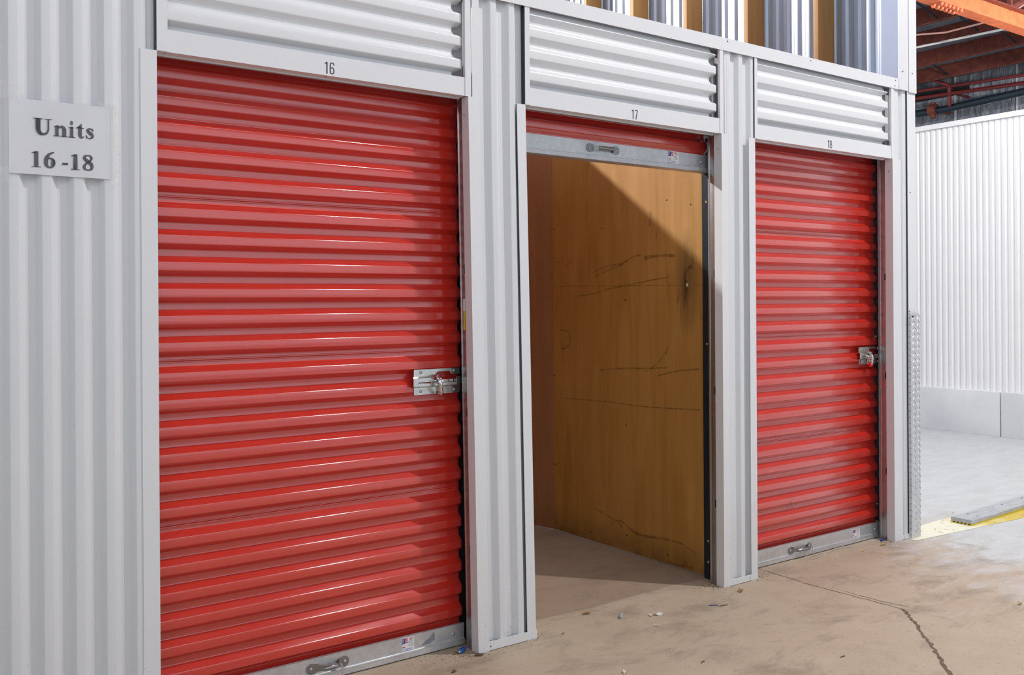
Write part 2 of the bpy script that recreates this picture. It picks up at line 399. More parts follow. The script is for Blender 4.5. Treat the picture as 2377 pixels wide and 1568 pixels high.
# J strips beside the headers on the piers
MB().box((1.262, -.001, H-.02), (1.296, .006, 2.742)).build('header_strip', P1, wf)
MB().box((2.808, .006, H-.02), (2.822, .012, 2.742)).build('header_strip', P1, wf)
# top trim
MB().prism([(-.006, 2.737), (-.006, 2.802), (.11, 2.802), (.11, 2.798), (-.002, 2.798), (-.002, 2.737)], 'x', -2.4, 4.372).build('top_trim', P1, wf)
MB().box((-2.4, .012, 2.742), (4.34, .11, 2.796)).build('top_track', 'backing_grey', wf)
for x in (2.82, 4.318, 4.31, 4.352, 3.5):
    MB().dome((x, -.006, 2.787 if x in (2.82, 4.318, 3.5) else 2.752), .004, .003).build('screw', 'dark_screw', wf)
# corner post
MB().box((4.350, -.010, 2.738), (4.448, -.004, 4.8), .001).build('corner_trim', P1, wf)
MB().box((4.40, -.004, 2.742), (4.50, .004, 4.8)).build('corner_core', 'backing_grey', wf)
MB().prism([(4.452, -.012), (4.534, -.012), (4.534, .10), (4.530, .10), (4.530, -.008), (4.452, -.008)], 'z', 2.732, 4.8).build('corner_trim', P1, wf)
MB().prism([(4.443, -.004), (4.530, -.004), (4.530, .10), (4.526, .10), (4.526, -.001), (4.443, -.001)], 'z', 0, 2.74).build('corner_trim', P1, wf)
MB().box((4.437, -.002, 0), (4.4425, .010, 2.735)).build('shadow_gap', 'dark_steel_and_shade', wf)  # dark box painted in for the shaded joint at the corner trim
for x, z in ((4.385, 2.85), (4.487, 2.85), (4.470, 2.12), (4.452, 1.39)):
    MB().dome((x, -.012 if z > 2.5 else -.004, z), .004, .004).build('screw', 'dark_screw', wf)
# diamond plate corner guard
cg = MB().prism([(4.437, -.022), (4.534, -.022), (4.536, -.020), (4.536, .09), (4.532, .09), (4.532, -.018), (4.441, -.018), (4.441, -.004), (4.437, -.004)], 'z', .0, 1.378).build('corner_guard', 'diamond_plate', wf)
lug = MB()
for k in range(36):
    z = .02+k*.0378
    for cx, dz, sg in ((4.458, .0, 1), (4.482, .019, -1), (4.508, .0, 1), (4.529, .019, -1)):
        if z+dz > 1.365: continue
        a, l, w = sg*.9, .0125, .0036
        d = Vector((math.cos(a), 0, math.sin(a))); q = Vector((-math.sin(a), 0, math.cos(a)))
        c = Vector((cx, -.022, z+dz)); base = [c-d*l, c-q*w, c+d*l, c+q*w]; top = c+Vector((0, -.004, 0))
        bv = [lug.bm.verts.new(p) for p in base]; tv = lug.bm.verts.new(top)
        for j in range(4): lug.bm.faces.new((bv[j], bv[(j+1) % 4], tv))
    lug.box((4.4355, -.020, z), (4.4385, -.008, z+.008))
lug.build('tread_lug', 'screw_metal', cg, kind='stuff')
MB().dome((4.492, -.022, .045), .006, .004).build('screw', 'screw_metal', cg)
MB().dome((4.46, -.022, 1.358), .007, .006).build('screw', 'dark_screw', cg)

# ------------------------------------------------------------------ door guides
def guide(xc, side, f, back=True):
    s = side
    g = MB().box((xc+s*.003, .048, 0), (xc+s*.07, .084, H), .002).move(f).build('door_guide', 'guide_steel', wf)
    MB().box((xc+s*.0005, .0835, 0), (xc+s*.012, .0875, H), .001).move(f).build('guide_lip', 'chrome', g)
    MB().box((xc+s*.050, .10, 0), (xc+s*.056, .178, H)).move(f).build('guide_web', 'track_navy', g)
    if back: MB().box((xc+s*.010, .176, 0), (xc+s*.066, .182, 2.40)).move(f).build('guide_light_stop', 'black_gap', g)  # added black strip that stops light leaking past the curtain edge
    MB().box((xc+s*.066, .05, 0), (xc+s*.072, .172, 2.45)).move(f).build('pocket_shade_backing', 'black_gap', g)  # black backing, paints the shade inside the guide pocket
    for z in (.42, 1.0, 1.60): MB().prism([(.050+.0, z-.022), (.058, z-.018), (.058, z+.018), (.050, z+.022)], 'x', xc+s*.0022, xc+s*.004).move(f).build('slot', 'black_gap', g)
    for z in (.09, .20, 1.235, 1.98): MB().dome((xc+s*.0498, .150, z), .007, .003, (-s, 0, 0)).move(f).build('bolt_head', 'leaf_tan', g)
    return g
g16 = guide(OPEN[0][1]+.004, 1, lean16); guide(OPEN[0][0], -1, same)
guide(OPEN[1][1], 1, same, False); guide(OPEN[1][0], -1, lean17); guide(OPEN[2][1], 1, same); guide(OPEN[2][0], -1, same)
wlb = MB().box((1.2525, .052, 1.345), (1.2545, .064, 1.425)).build('warning_label', 'label_yellow', g16, 'yellow and white warning label')
MB().box((1.2518, .052, 1.425), (1.2545, .064, 1.475)).build('label_text', 'sticker_white', wlb)

# ------------------------------------------------------------------ flat lettering helpers
def stroke(mb, pts, y, n=10, closed=False, T=None):
    """smooth stroke through (x, z, width) points, laid on the plane y"""
    P = []; m_ = len(pts)
    seg = m_ if closed else m_-1
    for i in range(seg):
        a, b = pts[i], pts[(i+1) % m_]
        pa = pts[i-1] if (closed or i) else a; nb = pts[(i+2) % m_] if (closed or i < m_-2) else b
        for k in range(n):
            t = k/n
            P.append([.5*((2*a[j])+(-pa[j]+b[j])*t+(2*pa[j]-5*a[j]+4*b[j]-nb[j])*t*t+(-pa[j]+3*a[j]-3*b[j]+nb[j])*t**3) for j in range(3)])
    if closed: P.append(P[0])
    else: P.append(list(pts[-1]))
    rows = []
    for i, p in enumerate(P):
        q = P[i+1] if i < len(P)-1 else (P[1] if closed else p); o = P[i-1] if i else (P[-2] if closed else p)
        dx, dz = q[0]-o[0], q[1]-o[1]; L = math.hypot(dx, dz) or 1; nx, nz = -dz/L*p[2]/2, dx/L*p[2]/2
        rows.append([T(p[0]-nx, p[1]-nz, y), T(p[0]+nx, p[1]+nz, y)])
    mb.grid(rows)
def rect(mb, x0, z0, x1, z1, y, T): mb.face([T(x0, z0, y), T(x1, z0, y), T(x1, z1, y), T(x0, z1, y)])
GL = {   # serif bold; unit = cap height
 'U': (1.02, [('r', 0, .955, .50, 1), ('r', .60, .955, .98, 1), ('s', [(.25, .98, .21), (.25, .55, .21), (.26, .30, .20), (.36, .10, .16), (.52, .055, .115), (.68, .12, .10), (.775, .32, .08), (.785, .6, .075), (.785, .98, .075)])]),
 'n': (.74, [('r', 0, 0, .36, .045), ('r', .40, 0, .74, .045), ('r', .09, .0, .27, .62), ('p', [(0, .60), (.10, .56), (.27, .56), (.27, .68), (.2, .67)]), ('s', [(.24, .50, .06), (.38, .60, .10), (.50, .58, .15), (.565, .44, .18), (.565, .2, .18), (.565, 0, .18)])]),
 'i': (.40, [('r', 0, 0, .38, .045), ('r', .10, 0, .28, .64), ('p', [(0, .60), (.12, .56), (.28, .56), (.28, .68), (.2, .67)]), ('s', [(.115, .90, .02), (.135, .90, .16), (.19, .90, .22), (.245, .90, .16), (.265, .90, .02)])]),
 't': (.46, [('r', 0, .60, .42, .66), ('s', [(.21, .72, .18), (.21, .4, .18), (.21, .2, .18), (.25, .07, .14), (.33, .05, .09), (.42, .14, .035)]), ('p', [(.02, .62), (.3, .62), (.3, .90), (.26, .90)])]),
 's': (.52, [('s', [(.43, .50, .05), (.36, .61, .07), (.23, .635, .09), (.13, .53, .13), (.22, .40, .18), (.34, .29, .18), (.40, .15, .12), (.28, .04, .08), (.14, .06, .06), (.05, .21, .05)]), ('r', .40, .47, .435, .66), ('r', .03, .0, .065, .22)]),
 '1': (.62, [('r', .02, 0, .54, .04), ('s', [(.28, .02, .20), (.28, .5, .19), (.28, .97, .185)]), ('p', [(.0, .88), (.2, .84), (.36, .97), (.35, 1.0)])]),
 '6': (.66, [('s', [(.30, .60, .03), (.40, .60, .09), (.50, .50, .16), (.52, .31, .20), (.46, .11, .14), (.32, .035, .075), (.18, .12, .15), (.13, .34, .20), (.17, .62, .18), (.30, .84, .13), (.46, .95, .08), (.58, .99, .03)]), ('s', [(.2, .50, .03), (.29, .60, .05), (.36, .61, .06)])]),
 '8': (.66, [('s', [(.31, .965, .07), (.15, .90, .13), (.12, .76, .17), (.27, .60, .20), (.46, .44, .20), (.53, .26, .16), (.47, .09, .12), (.31, .035, .075), (.13, .10, .12), (.10, .26, .15), (.22, .45, .10), (.40, .60, .08), (.50, .76, .12), (.45, .91, .12)], 'c')]),
 '-': (.42, [('r', .02, .27, .34, .38)]), ' ': (.22, []),
}
SG = {   # narrow sans for the unit numbers
 '1': (.30, [('r', .12, 0, .22, 1), ('p', [(.0, .80), (.12, .82), (.22, 1), (.14, 1), (.1, .92), (.0, .90)])]),
 '6': (.40, [('s', [(.345, .76, .085), (.33, .90, .085), (.20, .957, .085), (.075, .88, .09), (.05, .5, .095), (.07, .13, .09), (.20, .045, .085), (.325, .13, .09), (.345, .32, .09), (.31, .50, .085), (.20, .56, .08), (.10, .50, .08)])]),
 '7': (.38, [('r', .0, .91, .37, 1), ('p', [(.28, .95), (.37, .95), (.20, 0), (.10, 0)])]),
 '8': (.40, [('s', [(.20, .957, .085), (.07, .88, .085), (.07, .64, .085), (.20, .53, .07), (.33, .64, .085), (.33, .88, .085)], 'c'), ('s', [(.20, .53, .07), (.055, .42, .085), (.055, .14, .085), (.20, .045, .085), (.345, .14, .085), (.345, .42, .085)], 'c')]),
}
def write(mb, text, x, z, h, y, glyphs, xs=1., gap=.0):
    bold = 1.18 if glyphs is GL else 1.
    for ch in text:
        w, parts = glyphs[ch]
        T = lambda a, c, yy, x=x: (x+a*h*xs, yy, z+c*h)
        for p in parts:
            if p[0] == 'r': rect(mb, p[1], p[2], p[3], p[4], y, T)
            elif p[0] == 'p': mb.face([T(a, c, y) for a, c in p[1]])
            else: stroke(mb, [(a, b, c*bold) for a, b, c in p[1]], y, closed=len(p) > 2, T=T)
        x += (w*xs+gap)*h
    return x
# unit numbers
for txt, x, lab in (('16', .604, 'adhesive black number 16 above the largest red door'), ('17', 2.158, 'adhesive black number 17 above the half-open unit'), ('18', 3.656, 'adhesive black number 18 above the far red door')):
    mb = MB(); write(mb, txt, x, 2.319, .0445, -.0006, SG, 1.12, .10)
    o = mb.build('unit_number', 'ink', loc=(x, 0, 2.319)); tag(o, lab, 'number', 'unit numbers over the doors')

# ------------------------------------------------------------------ roll-up doors
YP, YR = .132, .162
def curtain(root, x0, x1, shift=0., top=2.50):
    """ribs from the bottom up; a crimped seam in the valley after every sixth rib splits the curtain into sheets"""
    cs = []; k = 0; zc = .117+shift
    while zc < top:
        cs.append(zc); k += 1
        zc += .0953 + (.0115 if k in (6, 12, 18) else 0)
    cur = [(YR, .082+shift)]; sheets = []
    for j, zc in enumerate(cs):
        if j in (6, 12, 18):
            zs = zc-.027
            cur += [(YR, zs-.006)]
            sheets.append(cur)
            cur = [(YR, zs-.006), (YR-.003, zs-.0055), (YR-.003, zs-.001), (YR+.002, zs), (YR-.003, zs+.001), (YR-.003, zs+.006), (YR, zs+.0065)]
        cur += [(YR, zc-.009), (YP, zc+.009), (YP, zc+.040), (YR, zc+.062)]
    sheets.append(cur)
    for sh in sheets:
        prof = rounded(sh, .0024)
        def yend(y, e): return y+(.006 if e and y < (YP+YR)/2 else 0)
        xs = [(x0, 0), (x0+.02, 0), (x1-.012, 0), (x1, 1)]
        MB().grid([[(x, yend(y, e), zz) for y, zz in prof] for x, e in xs]).build('curtain_sheet', 'red_paint', root, smooth=28)
def bottom_bar(root, x0, x1, z0=0., dz=.0):
    poly = [(YP-.003, z0+.030), (YP-.003, z0+.093), (YP+.010, z0+.093), (YP+.010, z0+.030)]
    bb = MB().prism(poly, 'x', x0, x1).build('bottom_bar', 'galvanised', root)
    lip = [(YP-.003, z0+.031), (YP-.010, z0+.026), (YP-.011, z0+.006), (YP-.004, z0+.002), (YP+.035, z0+.002), (YP+.035, z0+.012), (YP+.010, z0+.031)]
    MB().prism(lip, 'x', x0, x1).build('bottom_lip', 'galvanised', bb)
    MB().box((x0, YP-.012, z0+.0265), (x1, YP-.002, z0+.0295), .001).build('lip_edge', 'galvanised', bb)
    MB().dome((x1-.055, YP-.003, z0+.055), .0085, .006).build('rivet', 'screw_metal', bb)
    return bb
def handle(root, x, z, L=.165, up=False):
    y = YP-.003
    def ear(cx, sg):
        poly = []
        for i in range(13):
            q = math.pi/2+math.pi*i/12; poly.append((cx+sg*.022*math.cos(q), z+.021*math.sin(q)))
        poly += [(cx+sg*.020, z-.017), (cx+sg*.030, z-.011), (cx+sg*.034, z+.0), (cx+sg*.030, z+.011), (cx+sg*.020, z+.017)]
        return poly
    mb = MB()
    mb.prism(ear(x, 1), 'y', y-.0035, y); mb.prism(ear(x+L, -1), 'y', y-.0035, y)
    xa, xb = x+.024, x+L-.024
    mb.grid([[(xa-.004, y-.002, z+.014), (xa-.004, y-.002, z-.014)], [(xa+.012, y-.016, z+.011), (xa+.012, y-.016, z-.011)], [(xa+.022, y-.026, z+.009), (xa+.022, y-.026, z-.009)]])
    mb.grid([[(xb+.004, y-.002, z+.014), (xb+.004, y-.002, z-.014)], [(xb-.006, y-.016, z+.011), (xb-.006, y-.016, z-.011)], [(xb-.012, y-.026, z+.009), (xb-.012, y-.026, z-.009)]])
    mb.tube([(xa+.014, y-.022, z), (xa+.020, y-.026, z), (xb-.016, y-.026, z), (xb-.010, y-.022, z)], [.007, .0095, .0095, .007], 10)
    h = mb.build('handle', 'handle_steel', root)
    for cx in (x-.003, x+L+.003): MB().dome((cx, y-.0035, z), .0072, .005).build('rivet', 'screw_metal', h)
    return h
def font_mesh(mb_name, text, size, mat, parent, x, y, z, shear=0., sx=1., extr=.0):
    cu = bpy.data.curves.new('t', 'FONT'); cu.body = text; cu.size = size; cu.shear = shear; cu.offset = size*.02
    o = bpy.data.objects.new('t', cu); col.objects.link(o)
    dg = bpy.context.evaluated_depsgraph_get(); me = bpy.data.meshes.new_from_object(o.evaluated_get(dg))
    bpy.data.objects.remove(o); bpy.data.curves.remove(cu)
    for v in me.vertices: v.co = Vector((x+v.co.x*sx, y, z+v.co.y))
    me.materials.clear(); me.materials.append(MATS[mat]); me.name = mb_name
    q = bpy.data.objects.new(mb_name, me); col.objects.link(q); q.parent = parent; return q
def sticker(root, x, z, w=.056, h=.058):
    y = YP-.0035
    s = MB().box((x, y-.0006, z), (x+w, y, z+h)).build('sticker', 'sticker_white', root)
    yy = y-.0009; fx = x+.002; fw_ = w*.46
    mb = MB()
    mb.face([(fx, yy, z+h*.56), (fx+fw_*.5, yy, z+h*.62), (fx+fw_*.5, yy, z+h*.97), (fx, yy, z+h*.95)])
    mb.build('flag_canton', 'ink_blue', s)
    mb = MB()
    for k in range(5):
        x0_, zz = (fx+fw_*.5 if k > 1 else fx), z+h*(.34+.125*k - (0 if k > 1 else .05))
        if k in (1,): continue
        rows = []
        for i in range(9):
            u = i/8; xx = x0_+(fx+fw_-x0_)*u*(1 if k > 1 else .5); zw = zz+.0035*u+.0016*math.sin(u*6.0)
            rows.append([(xx, yy, zw), (xx, yy, zw+h*.07)])
        mb.grid(rows)
    mb.build('flag_stripes', 'ink_red', s)
    font_mesh('lettering', 'MADE\n THE\n U.S.A.', .0052, 'sticker_white', s, fx+.0006, yy-.0003, z+h*.85, 0, .62)
    font_mesh('logo', 'DBCI', .0125, 'ink_red', s, x+w*.56, yy, z+h*.80, .35, .72)
    mb = MB()
    for k in range(4):
        for q in range(5):
            a = x+w*.54+q*.0047; mb.face([(a, yy, z+h*(.68-.105*k)), (a+.0037, yy, z+h*(.68-.105*k)), (a+.0037, yy, z+h*(.68-.105*k)+.0024), (a, yy, z+h*(.68-.105*k)+.0024)])
    mb.build('small_print', 'ink_grey', s)
    font_mesh('lettering', 'Doors & Building Components', .0054, 'ink_blue', s, x+.0018, yy, z+h*.17, .2, .70)
    mb = MB()
    for q in range(9): mb.face([(x+.004+q*.0054, yy, z+.003), (x+.008+q*.0054, yy, z+.003), (x+.008+q*.0054, yy, z+.0056), (x+.004+q*.0054, yy, z+.0056)])
    mb.build('small_print', 'ink_blue', s)
    return s
def latch(root, x, z, ring=True, u=.118):
    """slide latch plate, lower left corner at (x, z)"""
    y0 = YP-.001
    P = lambda pts: [(x+a, z+b) for a, b in pts]
    mb = MB()
    mb.prism(P([(.010, .076), (.010, .102), (.013, .105), (.229, .105), (.232, .102), (.232, .079), (.195, .079), (.182, .093), (.124, .093), (.112, .082), (.098, .079), (.09, .076)]), 'y', y0-.0022, y0)
    mb.prism(P([(.013, 0), (.229, 0), (.232, .003), (.232, .030), (.010, .030), (.010, .003)]), 'y', y0-.0022, y0)
    # raised middle channel (hat section)
    for za, zb, ua, ub in ((.030, .036, 0, .226), (.070, .076, .0, .092)):
        lo = za < .05
        mb.grid([[(x+ua+.004, y0-.002, z+(za if lo else zb)), (x+ub, y0-.002, z+(za if lo else zb))], [(x+ua, y0-.016, z+(zb if lo else za)), (x+ub, y0-.016, z+(zb if lo else za))]])
    mb.prism(P([(0, .036), (.226, .036), (.226, .047), (.075, .047), (.022, .0495), (.022, .0525), (.075, .0525), (.098, .058), (.098, .070), (0, .070)]), 'y', y0-.018, y0-.016)
    mb.prism(P([(.206, .036), (.226, .036), (.226, .070), (.206, .070)]), 'y', y0-.0195, y0-.016)
    L = mb.build('slide_latch', 'latch_steel', root)
    MB().box((x+.085, y0-.014, z+.046), (x+.215, y0-.010, z+.060), .002).build('bolt', 'chrome', L)
    MB().box((x+.222, y0-.014, z+.044), (x+.262, y0-.002, z+.062), .001).build('bolt_end', 'dark_steel_and_shade', L)
    for a, b in ((.042, .092), (.205, .094), (.042, .015), (.205, .014)):
        MB().dome((x+a, y0-.0022, z+b), .0068, .005).build('rivet', 'screw_metal', L)
    if ring:
        pts = []
        for i in range(20):
            q = 2*math.pi*i/20
            pts.append((x+u-.0095*math.sin(q)-.008*math.cos(q), y0-.030-.020*math.sin(q)-.004*math.cos(q), z+.036+.038*math.cos(q)))
        MB().tube(pts, .0098, 10, closed=True).build('ring_pull', 'chrome', L)
        MB().tube([(x+u-.018, y0-.012, z+.052), (x+u-.005, y0-.03, z+.048), (x+u+.010, y0-.012, z+.052)], .0045, 8).build('ring_stem', 'chrome', L)
    return L
d16 = tag(empty('roll_up_door', (.62, .15, 0)), 'largest red roll-up door, fully closed, under number 16', 'door', 'red roll-up doors of the storage units', 'thing')
d17 = tag(empty('roll_up_door', (2.15, .15, 2.1)), 'red roll-up door of the open unit, rolled up under number 17', 'door', 'red roll-up doors of the storage units', 'thing')
d18 = tag(empty('roll_up_door', (3.66, .15, 0)), 'red roll-up door closed with a red padlock, under number 18', 'door', 'red roll-up doors of the storage units', 'thing')
def adopt(root):
    for c in list(root.children): c.matrix_parent_inverse = Matrix.Translation(-root.location)
curtain(d16, OPEN[0][0]-.035, OPEN[0][1]+.048); bottom_bar(d16, OPEN[0][0]-.03, OPEN[0][1]+.052)
curtain(d17, OPEN[1][0]-.035, OPEN[1][1]+.048, shift=2.127, top=2.62); bottom_bar(d17, OPEN[1][0]-.03, OPEN[1][1]+.048, 2.127)
curtain(d18, OPEN[2][0]-.035, OPEN[2][1]+.052); bottom_bar(d18, OPEN[2][0]-.03, OPEN[2][1]+.052)
handle(d16, .592, .056, .135); handle(d17, 2.008, 2.188, .165); handle(d18, 3.470, .052, .165)
sticker(d16, .985, .030, .058, .058); sticker(d17, 2.525, 2.157, .078, .062); sticker(d18, 4.055, .030, .070, .052)
latch(d16, 1.040, 1.078); latch(d18, 4.118, 1.070, u=.082)
MB().prism([(1.062, .036), (1.075, .040), (1.10, .056), (1.118, .064), (1.133, .080), (1.140, .083), (1.142, .050), (1.125, .047), (1.12, .042)], 'y', YP-.0042, YP-.003).build('tape_residue', 'ink_grey', d16)
# curtain roll over the open unit
MB().tube([(1.50, .30, 2.66), (2.81, .30, 2.66)], .14, 20).build('curtain_roll', 'red_paint', d17)
for d in (d16, d17, d18): adopt(d)
for q_ in ((3.451, 0.132, 0.294), (3.482, 0.132, 0.304), (3.497, 0.132, 0.288), (3.528, 0.132, 0.303), (3.482, 0.132, 0.319)):
    mb = MB(); stroke(mb, [(q_[0]-.006, q_[2]-.006, .002), (q_[0], q_[2], .004), (q_[0]+.005, q_[2]+.009, .002)], YP-.0006, T=lambda a, b_, y: (a, y, b_)); mb.build('scuff_mark', 'ink', d18).matrix_parent_inverse = Matrix.Translation(-d18.location)
# padlock on door 18
pl = tag(empty('padlock', (4.247, .075, 1.085)), 'small red padlock hanging from the latch of the far door', 'padlock')
MB().tube([(.0, .0, -.006), (.0, .012, -.004)], .017, 18).build('lock_body', 'lock_red', pl)
MB().tube([(-.011, .006, .005), (-.012, .006, .020), (-.006, .006, .030), (.004, .006, .030), (.011, .006, .020), (.011, .006, .005)], .0026, 8).build('shackle', 'chrome', pl)
pl.location = (4.197, .088, 1.078)

# ------------------------------------------------------------------ paper sign on the left wall
sg = tag(empty('paper_sign', (-.295, 0, 1.98)), 'white paper sign reading Units 16 -18 taped to the ribbed wall', 'sign')
def sheetm(x0, x1, zl0, zl1, zr0, zr1, y, n=16, amp=.0015):
    rows = []
    for j in range(7):
        v_ = j/6; r = []
        for i in range(n+1):
            u = i/n; x = x0+(x1-x0)*u; z = (zl0+(zr0-zl0)*u)*(1-v_)+(zl1+(zr1-zl1)*u)*v_
            r.append((x, y-amp*math.sin(u*9+v_*3)-amp*.6*math.cos(u*17), z))
        rows.append(r)
    return MB().grid(rows)
paper = sheetm(-.447, -.152, 1.868, 2.100, 1.868, 2.102, -.004, amp=.0008).build('paper', 'paper', sg)
sheetm(-.458, -.136, 1.861, 2.110, 1.861, 2.112, -.0062, amp=.0008).build('sleeve', 'clear_film', sg)
mb = MB(); write(mb, 'Units', -.379, 1.993, .0515, -.0058, GL, 1.06, .035); mb.build('lettering', 'ink', sg)
mb = MB(); write(mb, '16 -18', -.386, 1.891, .0505, -.0058, GL, 1.05, .055); mb.build('lettering', 'ink', sg)
for x0, x1, z0, z1 in ((-.152, -.120, 1.838, 2.125), (-.482, -.425, 2.095, 2.150), (-.482, -.430, 1.832, 1.885), (-.19, -.125, 2.095, 2.118)):
    sheetm(x0, x1, z0, z1, z0, z1, -.0072, 4, .0006).build('tape_strip', 'clear_tape', sg)
for c in list(sg.children): c.matrix_parent_inverse = Matrix.Translation(-sg.location)

# ------------------------------------------------------------------ inside the open unit
wr = tag(empty('wall_unit_right'), kind='structure')
MB().box((2.846, .20, .006), (2.858, 1.479, 2.44)).build('plywood_sheet', 'plywood', wr)
a = MB(); a.box((0, 0, .006), (.012, 1.22, 2.44)); ang = math.atan2(.046, .158)
a.move(lambda c: (2.846+c.x*math.cos(ang)-c.y*math.sin(ang), 1.483+c.x*math.sin(ang)+c.y*math.cos(ang), c.z)).build('plywood_sheet', 'plywood_red', wr, 'redder plywood sheet at the back')
for y, z in ((1.465, .05), (1.465, .99), (1.50, .99), (1.465, .42), (1.495, .42), (1.465, 1.93), (1.50, 1.93), (.80, 1.47), (.80, .10), (1.12, .055), (.47, .055), (.46, 2.02), (.80, .74), (1.0, 1.9), (.28, 1.98)):
    x = 2.846 if y < 1.482 else 2.846-(y-1.483)*.29
    MB().dome((x, y, z), .0055, .001, (-1, 0, 0), 8, 2).build('nail_hole', 'black_gap', wr)
MB().dome((2.846, .311, 1.548), .009, .001, (-1, 0, 0), 8, 2).build('knot_hole', 'litter_white', wr)
for k_, pts_ in (('a', [(1.097, 1.629), (0.968, 1.67), (0.823, 1.684), (0.738, 1.716), (0.669, 1.726)]),
('b', [(1.09, 1.604), (0.954, 1.645), (0.816, 1.679)]),
('c', [(0.642, 1.706), (0.523, 1.716), (0.396, 1.709)]),
('d', [(1.265, 1.495), (1.091, 1.508), (0.97, 1.532), (0.796, 1.553), (0.603, 1.578), (0.447, 1.594)]),
('e', [(1.47, 1.714), (1.436, 1.715), (1.408, 1.71)]),
('f', [(1.341, 1.676), (1.315, 1.698), (1.292, 1.726)]),
('g', [(1.472, 1.56), (1.184, 1.556), (0.74, 1.552), (0.385, 1.546), (0.311, 1.544), (0.205, 1.546)]),
('h', [(0.635, 1.061), (0.555, 1.103), (0.476, 1.171), (0.457, 1.213)]),
('i', [(1.034, 1.049), (0.8, 1.071), (0.635, 1.08), (0.464, 1.093)]),
('j', [(0.542, 1.043), (0.376, 1.08), (0.231, 1.097)]),
('k', [(0.388, 1.437), (0.375, 1.5)]),
('l', [(0.324, 1.473), (0.313, 1.616), (0.274, 1.65)]),
('m', [(0.594, 1.886), (0.584, 1.969)]),
('n', [(0.542, 1.817), (0.541, 1.845)]),
('o', [(0.883, 1.428), (0.875, 1.452)]),
('p', [(1.4, 1.165), (1.35, 1.172), (1.308, 1.21), (1.316, 1.262), (1.348, 1.282), (1.407, 1.281)]),
('q', [(1.369, 0.852), (1.0, 0.863), (0.631, 0.862), (0.222, 0.881)]),
('r', [(0.93, 0.146), (0.854, 0.173), (0.708, 0.125), (0.501, 0.138), (0.369, 0.14), (0.268, 0.108)]),
('s', [(0.275, 0.026), (0.435, 0.013), (0.604, -0.0)]),
('t', [(1.085, 0.208), (0.891, 0.166), (0.836, 0.138)]),):
    w_ = {'p': .010, 'l': .02, 'm': .012, 'c': .022, 'g': .0045, 'q': .006, 'r': .012, 's': .012}.get(k_, .009)
    mb = MB(); P_ = [(a, b_, w_*rnd.uniform(.6, 1.2)) for a, b_ in pts_]
    stroke(mb, P_, 2.8452, T=lambda a, b_, x: (x, a, max(.008, b_)))
    mb.build('scuff_mark', 'scuff', wr)
wul = tag(empty('wall_unit_left'), kind='structure')
MB().box((1.475, .27, .006), (1.487, 1.48, 2.44)).build('plywood_sheet', 'plywood', wul)
MB().box((1.475, 1.483, .006), (1.487, 2.60, 2.44)).build('plywood_sheet', 'plywood_red', wul)
wb = tag(MB().box((-.2, 2.60, 0), (3.05, 2.64, 3.40)).build('wall_unit_back', 'plywood_red'), kind='structure')

# ------------------------------------------------------------------ right wall: studs and corrugated steel seen over the units
def hr(y0, y1):
    return vribs(y0, y1, .245, .0925, .016, 0, .014, .032)
wrr = MB().grid([[(4.452+yy, y, z) for y, yy in hr(.10, 9.0)] for z in (0, 2.4, 5.0)]).build('wall_right', 'inner_steel', kind='structure')
MB().grid([[(4.528, y, z) for y in (.0, 9.0)] for z in (0, 5.0)]).build('outer_sheet', 'white_panel', wrr)
MB().box((4.440, .0, 2.0), (4.447, .165, 5.0)).build('flat_panel', 'panel_blue', wrr)
for k in range(12):
    y = .512+.5765*k
    MB().box((4.279, y, 2.2), (4.449, y+.038, 5.0), .002).build('stud', 'stud_wood', wrr)
MB().box((4.279, .165, 2.2), (4.449, 7, 2.24)).build('sill_plate', 'stud_wood', wrr)

# ------------------------------------------------------------------ hall beyond: far wall, curb
def hw(y0, y1): return vribs(y0, y1, 0, .066, .010, 0, .010, .034)
wbk = MB().grid([[(9.20+yy, y, z) for y, yy in hw(-8, 12)] for z in (.40, 3.44)]).build('wall_back', 'hall_white', kind='structure')
MB().box((9.185, -8, 3.39), (9.24, 12, 3.445)).build('cap_trim', 'hall_white', wbk)
MB().box((9.24, -8, 0), (9.34, 12, 3.43)).build('backing', 'hall_white', wbk)
for k in range(-2, 4):
    MB().box((9.13, k*3.2-1.385-.0, 0), (9.26, k*3.2+1.80, .475), .004).build('curb_block', 'curb_concrete', wbk)

# ------------------------------------------------------------------ roof: foil ceiling, purlins, beam, pipes, end wall
ce = MB().box((-14, -16, 6.80), (26, 18, 6.9)).build('ceiling', 'ceiling_foil', kind='structure')
for k in range(-12, 4):
    x = 15.28+1.42*k
    MB().prism([(x, 6.50), (x+.06, 6.50), (x+.06, 6.515), (x+.012, 6.515), (x+.012, 6.79), (x-.05, 6.79), (x-.05, 6.775), (x, 6.775)], 'y', -16, 18).build('purlin', 'purlin_red', ce)
    for yb in (3.7, 6.0, 8.2):
        MB().tube([(x-.02, yb, 6.56), (x-.95, yb, 6.79)], .018, 6).build('purlin_brace', 'dark_steel_and_shade', ce)
